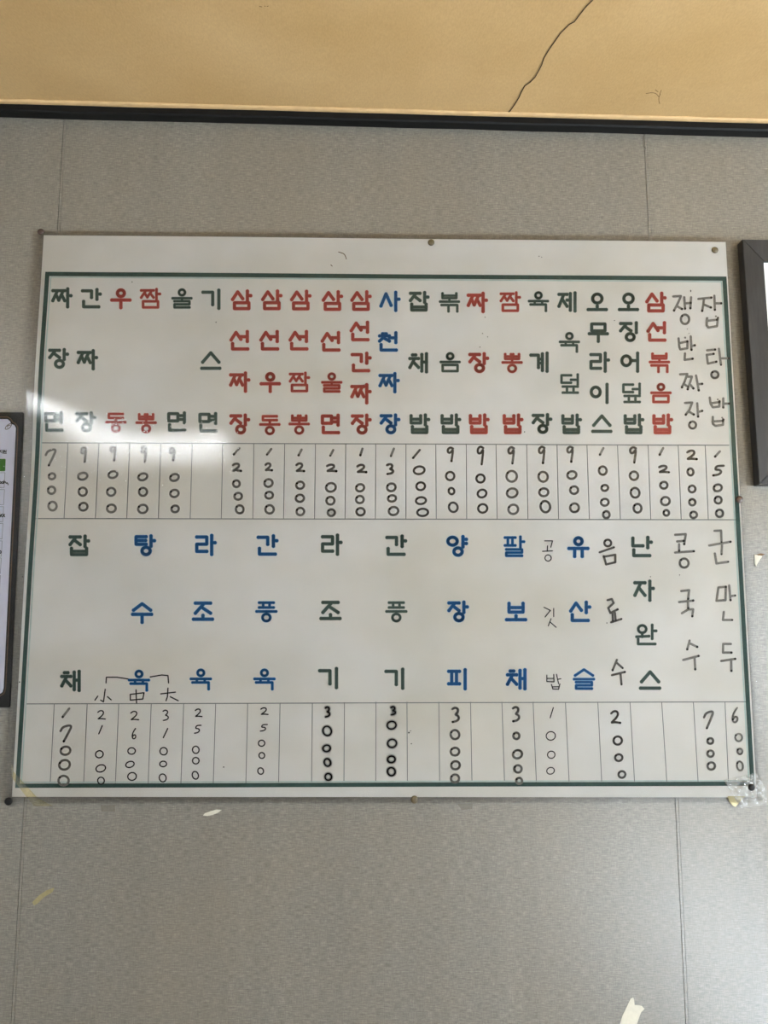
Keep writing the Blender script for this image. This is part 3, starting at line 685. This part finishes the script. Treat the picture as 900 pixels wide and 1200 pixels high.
# ------------------------------------------------------------------ pins
def pin(u, v, r, mat, label, tilt=0):
    p = PP(u, v, .0014); y0 = p.y; e = tag(empty('thumbtack', (p.x, y0, p.z)), label, 'thumbtack', 'thumbtacks holding the menu sheet')
    prof = [(r * 1.0, 0.0), (r * 1.0, .0008), (r * .92, .0016), (r * .72, .0024), (r * .4, .0029), (0, .0031)]
    V, Fs = [], []; n = 20
    for rr, h in prof[:-1]:
        for k in range(n):
            a = 2 * math.pi * k / n; V.append((p.x + rr * math.cos(a), y0 - h, p.z + rr * math.sin(a)))
    V.append((p.x, y0 - prof[-1][1], p.z))
    for j in range(len(prof) - 2):
        for k in range(n): Fs.append((j * n + k, j * n + (k + 1) % n, (j + 1) * n + (k + 1) % n, (j + 1) * n + k))
    top = (len(prof) - 2) * n
    for k in range(n): Fs.append((top + k, top + (k + 1) % n, len(V) - 1))
    Fs.append(tuple(range(n - 1, -1, -1)))
    link('head', V, Fs, mat, e, smooth=True)
    V, Fs = [], []
    for yy, rr in ((y0, .0006), (.0015, .0005), (.004, .0001)):
        for k in range(8): a = 2 * math.pi * k / 8; V.append((p.x + rr * math.cos(a), yy, p.z + rr * math.sin(a)))
    for j in range(2):
        for k in range(8): Fs.append((j * 8 + k, j * 8 + (k + 1) % 8, (j + 1) * 8 + (k + 1) % 8, (j + 1) * 8 + k))
    link('spike', V, Fs, M['pin_steel'], e)
px = D / F
pin(49.5, 273.5, 4.0 * px, M['pin'], 'brown thumbtack at the upper left corner of the menu sheet')
pin(505, 286, 4.1 * px, M['brass'], 'tarnished brass thumbtack at the middle of the menu\'s top edge')
pin(836, 295, 4.0 * px, M['brass'], 'tarnished brass thumbtack at the upper right corner of the menu sheet')
pin(864.5, 586, 4.4 * px, M['pin'], 'brown thumbtack on the menu\'s right border line')
pin(878.5, 921.5, 3.9 * px, M['dark_pin'], 'black thumbtack at the lower right corner of the menu sheet')
pin(485.5, 936, 4.4 * px, M['brass'], 'tarnished brass thumbtack at the middle of the menu\'s bottom edge')
pin(12, 938, 4.4 * px, M['dark_pin'], 'black thumbtack at the lower left corner of the menu sheet')

# ------------------------------------------------------------------ dark-bordered notice beside the menu
NOT = tag(empty('notice_sheet', W(-100, 831)), 'laminated notice with dark border, gold line and green heading bar', 'notice')
def rrect(tl, tr, br, bl, r, n=6):
    C = [Vector(c) for c in (tl, tr, br, bl)]; out = []
    for i in range(4):
        c = C[i]; a = (C[i - 1] - c).normalized(); b = (C[(i + 1) % 4] - c).normalized()
        for k in range(n + 1):
            t = k / n; p0, p1, p2 = c + a * r, c, c + b * r
            q = p0 * (1 - t) ** 2 + p1 * 2 * t * (1 - t) + p2 * t ** 2; out.append((q.x, q.y))
    return out
def sheet(name, pts, off, th, mat, parent): return prism_poly(name, [pz(*p) for p in pts], -off - th, -off, mat, parent)
sheet('border_sheet', rrect((-202, 483), (28.6, 483.5), (12.6, 829), (-220, 829), 2.2), .0015, .0006, M['notice_dark'], NOT)['label'] = 'dark brown printed border'
wp = rrect((-192, 491), (19.5, 491.5), (3.6, 813), (-210, 813), 7)
# notched upper right corner of the white panel
wp = [(-186, 491.5), (9.5, 491.5), (12.5, 494), (13.5, 497), (17.5, 498.5), (19.3, 502), (18.8, 512), (5.0, 806), (3.5, 811), (.5, 813), (-204, 813), (-208, 809), (-195, 497)]
sheet('white_panel', wp, .0021, .0002, M['notice_white'], NOT)
NF = lambda off: (lambda u, v: Vector((W(u, v).x, -off, W(u, v).z)))
gl = [(-188, 489), (9.5, 489), (13.5, 491.5), (15.5, 495), (19, 497), (21.5, 501), (21.3, 512), (7.3, 806), (5.6, 812), (.5, 815.6), (-206, 815.6), (-211, 809), (-198, 497), (-188, 489)]
strip_line('gold_line', gl, 1.0, M['notice_gold'], NF(.00225), NOT)
write('corner_flourish', [([smooth([(14.5, 496.5), (10.5, 497.5), (7.5, 500.5), (6.5, 503.5), (10, 503.3), (13.5, 500.5), (14.5, 496.5)]), smooth([(13, 498.5), (10, 499), (9.5, 501)])], .75, M['flourish'], NF(.0025), 1.0)], NOT)
sheet('heading_bar', rrect((-180, 538), (7.4, 538), (6.8, 552.5), (-181, 552.5), 1.2), .0023, .0001, M['notice_green'], NOT)
for (a, b, x) in [(554.2, 571.5, 6.6), (574, 591.5, 6), (594, 611.5, 5), (613.5, 631.7, 4.2), (634, 652, 3.3), (654, 672, 2.2), (674.5, 692, 1.2), (695, 712, .2)]:
    q = [(-183, a), (x, a), (x - 1.0, b), (-184, b), (-183, a)]; strip_line('ruled_box', q, .55, M['notice_line'], NF(.0024), NOT)
sy = [[(cx + (x - .5) * 4.0, 529.7 + (y - .5) * 4.0) for x, y in p] for cx, ch in ((2.2, '지'), (6.6, '원')) for p in (syllable(ch) if ch != '원' else [ell(.28, .2, .17, .15, 10), [(.0, .48), (.6, .45)], [(.32, .48), (.32, .62)], [(.82, 0), (.82, .7)], [(.6, .56), (.82, .56)], [(.1, .7), (.1, .96), (.9, .96)]])]
write('small_heading', [(sy, .8, M['ink'], NF(.0024), 1.0)], NOT)
write('handwritten_note', [([ell(.6, 565.6, 1.3, 1.2, 10), ell(3.6, 565.8, 1.2, 1.1, 10), [(5.6, 563.5), (5.4, 567)], smooth([(5.5, 566), (7, 564.5), (8, 567), (9.3, 565.6), (10.3, 568.2)])], 1.1, M['ink'], NF(.0026), 1.0)], NOT)
write('handwritten_note', [([[(0, 603), (1.4, 605.5)], smooth([(1, 606), (2.4, 602), (3, 606)]), [(3.8, 602.4), (6.4, 606)], [(6.2, 602.8), (4.0, 606)]], 1.1, M['ink'], NF(.0026), 1.0)], NOT)
write('handwritten_note', [([ell(.4, 647, 1.7, 1.6, 12)], 1.3, M['ink'], NF(.0026), 1.0)], NOT)
def wavy_film():
    V, Fs = [], []; n = 60
    for i in range(n + 1):
        t = i / n; v = 480.5 + t * 350.5
        xo = 33.5 - 17 * t; xi = -207 - 18 * t
        for k, s in enumerate((0, .90, .981, .984, 1.0)):
            u = xi + (xo - xi) * s; p = W(u, v); out = (.0030 + (.0016 * (.5 + .5 * math.sin(t * 52)) * max(0, 1 - t * 2.2) * (s > .983)))
            V.append((p.x, -out, p.z))
    for i in range(n):
        for k in range(4): a = i * 5 + k; Fs.append((a, a + 5, a + 6, a + 1))
    return link('laminate_film', V, Fs, M['film'], NOT, smooth=True)
wavy_film()

# ------------------------------------------------------------------ black wooden picture frame
FR = tag(empty('picture_frame', W(1000, 570)), 'black wooden picture frame with white mount hanging beside the menu', 'picture frame')
yo = -.022
fo = [W(870.2, 280.5, yo), W(1085, 283.5, yo), W(1107, 569.5, yo), W(890, 567.5, yo)]
fi = [W(895, 306, yo), W(1062, 308.5, yo), W(1080, 543, yo), W(911.5, 541.5, yo)]
def quad_prism(name, a, y0, y1, mat, parent):
    v = [(p.x, y0, p.z) for p in a] + [(p.x, y1, p.z) for p in a]
    f = [(3, 2, 1, 0), (4, 5, 6, 7)] + [(i, (i + 1) % 4, (i + 1) % 4 + 4, i + 4) for i in range(4)]
    o = link(name, v, f, mat, parent)
    bm = bmesh.new(); bm.from_mesh(o.data); bmesh.ops.recalc_face_normals(bm, faces=bm.faces)
    bmesh.ops.bevel(bm, geom=[e for e in bm.edges if all(abs(v.co.y - y0) < 1e-6 for v in e.verts)], offset=.0008, segments=2, affect='EDGES')
    bm.to_mesh(o.data); bm.free(); return o
for i in range(4):
    j = (i + 1) % 4; quad_prism('frame_rail', [fo[i], fo[j], fi[j], fi[i]], yo, -.0008, M['wood'], FR)
quad_prism('mount', [p for p in fi], -.016, -.012, M['mat_white'], FR)
cq = [fi[0] + (fi[2] - fi[0]) * .22, fi[1] + (fi[3] - fi[1]) * .22, fi[2] + (fi[0] - fi[2]) * .22, fi[3] + (fi[1] - fi[3]) * .22]
quad_prism('picture', cq, -.0166, -.0161, M['photo_grey'], FR)

RM = plain('grey_tape_remnant', srgb(112, 106, 97), .5, .4, .1, 200)
# ------------------------------------------------------------------ tapes, scraps and stains
def scrap(name, pts, off, th, mat, label, cat): return tag(sheet(name, pts, off, th, mat, None), label, cat)
tm = mat_film('yellow_tape_film', .3, .3, (.93, .86, .60, 1), 1.45, 330, .0001, .12)
tp = link('tape_strip', [PP(u, v, .0017) for u, v in [(15.5, 893), (17.5, 903), (45, 933), (58, 940.5), (64, 943.5), (42, 943.5), (37, 938), (24, 921), (15, 909)]], [tuple(range(9))], tm)
tag(tp, 'yellowed see-through tape strip across the menu\'s lower left corner', 'tape')
yt = scrap('tape_scrap', [(851, 932), (872, 932), (866, 938), (860, 944.5), (857, 943), (853, 938)], .0058, .0002, M['ytape'], 'pale yellow tape tip under the menu\'s lower right corner', 'tape')
def crinkle():
    rnd = random.Random(3); V, Fs = [], []; n = 14
    a, b, c, d = Vector((846, 913)), Vector((884, 905)), Vector((905, 940)), Vector((866, 946))
    for j in range(n + 1):
        for i in range(n + 1):
            s, t = i / n, j / n; p = (a * (1 - s) + b * s) * (1 - t) + (d * (1 - s) + c * s) * t
            w_ = W(p.x, p.y); V.append((w_.x, -(.0062 + rnd.uniform(0, .0016)), w_.z))
    for j in range(n):
        for i in range(n): k = j * (n + 1) + i; Fs.append((k, k + n + 1, k + n + 2, k + 1))
    return link('clear_tape', V, Fs, M['tape'])
tag(crinkle(), 'crumpled clear tape over the menu\'s lower right corner', 'tape')
scrap('wallpaper_tear', [(240, 953), (247, 950.5), (254, 948.5), (260, 949), (256, 952), (249, 955), (243, 956), (238, 955.5)], .0008, .0002, M['cream'], 'small whitish scuff on the wallpaper below the menu', 'scuff')
scrap('wallpaper_tear', [(725, 1204), (729, 1190), (735, 1178), (739, 1169.5), (742, 1168.5), (743, 1172), (743.5, 1177.5), (748, 1177.5), (752, 1178.5), (755, 1182), (751, 1186), (748, 1194), (745, 1204)], .0008, .0003, M['cream'], 'torn cream paper scrap stuck low on the wallpaper', 'paper scrap')
scrap('tape_residue', [(38, 1057), (46, 1049), (55, 1043), (64, 1040), (62, 1045), (52, 1051), (44, 1059), (40, 1061)], .0008, .0001, M['residue'], 'olive streak of old tape glue on the wallpaper', 'residue')
scrap('wallpaper_tear', [(884, 650), (890, 651), (893, 652), (890, 656), (887, 661), (885.5, 664), (884, 660)], .0004, .0012, M['cream'], 'small peeled curl of paper beside the menu\'s right edge', 'paper scrap')
for q, lb_ in (([(118, 943.5), (135, 943), (135, 951), (119, 951)], 'small grey tape remnant under the menu\'s bottom edge by the glue streak'), ([(536, 942), (554, 941.5), (553, 948), (541, 949)], 'small brownish tape remnant under the menu\'s bottom edge by the brass thumbtack')):
    tag(link('tape_remnant', [(W(*p).x, -.0007, W(*p).z) for p in q], [(3, 2, 1, 0)], RM), lb_, 'tape')
scrap('brown_stain', [(886, 650), (891, 648.6), (896, 649.5), (893, 651), (888, 651)], .0017, .0002, M['brown'], 'tiny brown stain above the peeled paper curl', 'stain')

# ------------------------------------------------------------------ ceiling crack and dust
def CP(u, v, d=.0008):
    r = ray(u, v); t = (zc(0) - CZ) / (r.z - slope * r.x); p = CAM + r * t; return Vector((p.x, p.y, p.z - d))
ck = [(582, 146), (586, 141), (592, 135), (598, 129), (603, 122), (608, 114), (611, 107), (615, 100), (621, 96), (627, 90), (632, 81), (635, 75), (637, 68), (643, 58), (650, 48), (657, 38), (664, 31), (667, 28), (673, 25), (679, 17), (686, 8), (694, 0), (702, -10), (710, -18)]
ck = [p for p in ck if CP(*p).y < -.02]
strip_line('crack', ck, 1.25, M['crack'], CP, ceil)['label'] = 'dark wandering hairline crack'
write('dust_strand', [([smooth([(757, 109), (764, 108), (769, 109), (772, 113)]), smooth([(768, 105), (771, 107)]), smooth([(774, 110), (772, 113), (772, 118), (773, 121)]), [(775, 105), (773, 110)]], .7, M['dust'], CP, 1.0)], ceil)
write('dust_strand', [([[(304, 7), (307, 7.5)], [(310, 6.5), (311, 7)], [(313, 7), (314.5, 6.5)]], .7, M['dust'], CP, 1.0)], ceil)
# wallpaper tear at the head of the right-hand seam
strip_line('seam_tear', [(753, 160), (754, 172), (757, 175)], 1.1, M['seam'], FLAT(.0012), wall)

# ------------------------------------------------------------------ ceiling lamp behind the camera, mirrored in the film
def mirror_at(u, v, zlamp):
    r = ray(u, v); h = W(u, v); t = (zlamp - h.z) / r.z
    return Vector((h.x + r.x * t, -r.y * t, zlamp))
zl = zc(0) - .07
A, B = mirror_at(20, 528, zl), mirror_at(268, 526, zl)
LP = tag(empty('batten_lamp', ((A.x + B.x) / 2, (A.y + B.y) / 2, zl + .04)), 'white batten tube lamp fixed under the tan ceiling', 'ceiling lamp')
def tube(name, a, b, r, mat, parent, n=14):
    d = (b - a).normalized(); up = Vector((0, 0, 1)); s = d.cross(up).normalized(); t = s.cross(d); V, Fs = [], []
    for c in (a, b):
        for k in range(n): q = 2 * math.pi * k / n; V.append(c + s * r * math.cos(q) + t * r * math.sin(q))
    for k in range(n): Fs.append((k, (k + 1) % n, n + (k + 1) % n, n + k))
    Fs += [tuple(range(n - 1, -1, -1)), tuple(range(n, 2 * n))]
    return link(name, V, Fs, mat, parent)
tube('lamp_tube', A, B, .016, M['tube'], LP)
d_ = (B - A).normalized(); s_ = d_.cross(Vector((0, 0, 1)))
def obox(name, a, b, hw, z0, z1, mat):
    V = [p + s_ * k + Vector((0, 0, zz)) for p in (a, b) for k in (-hw, hw) for zz in (z0, z1)]
    return link(name, V, [(0, 1, 3, 2), (4, 6, 7, 5), (0, 4, 5, 1), (2, 3, 7, 6), (0, 2, 6, 4), (1, 5, 7, 3)], mat, LP)
zt = min(zc(A.x), zc(B.x)) - zl
obox('housing', A - d_ * .03, B + d_ * .03, .035, .024, zt, M['lampw'])
for a, b in ((A - d_ * .03, A + d_ * .005), (B - d_ * .005, B + d_ * .03)): obox('end_cap', a, b, .02, -.02, .024, M['lampw'])
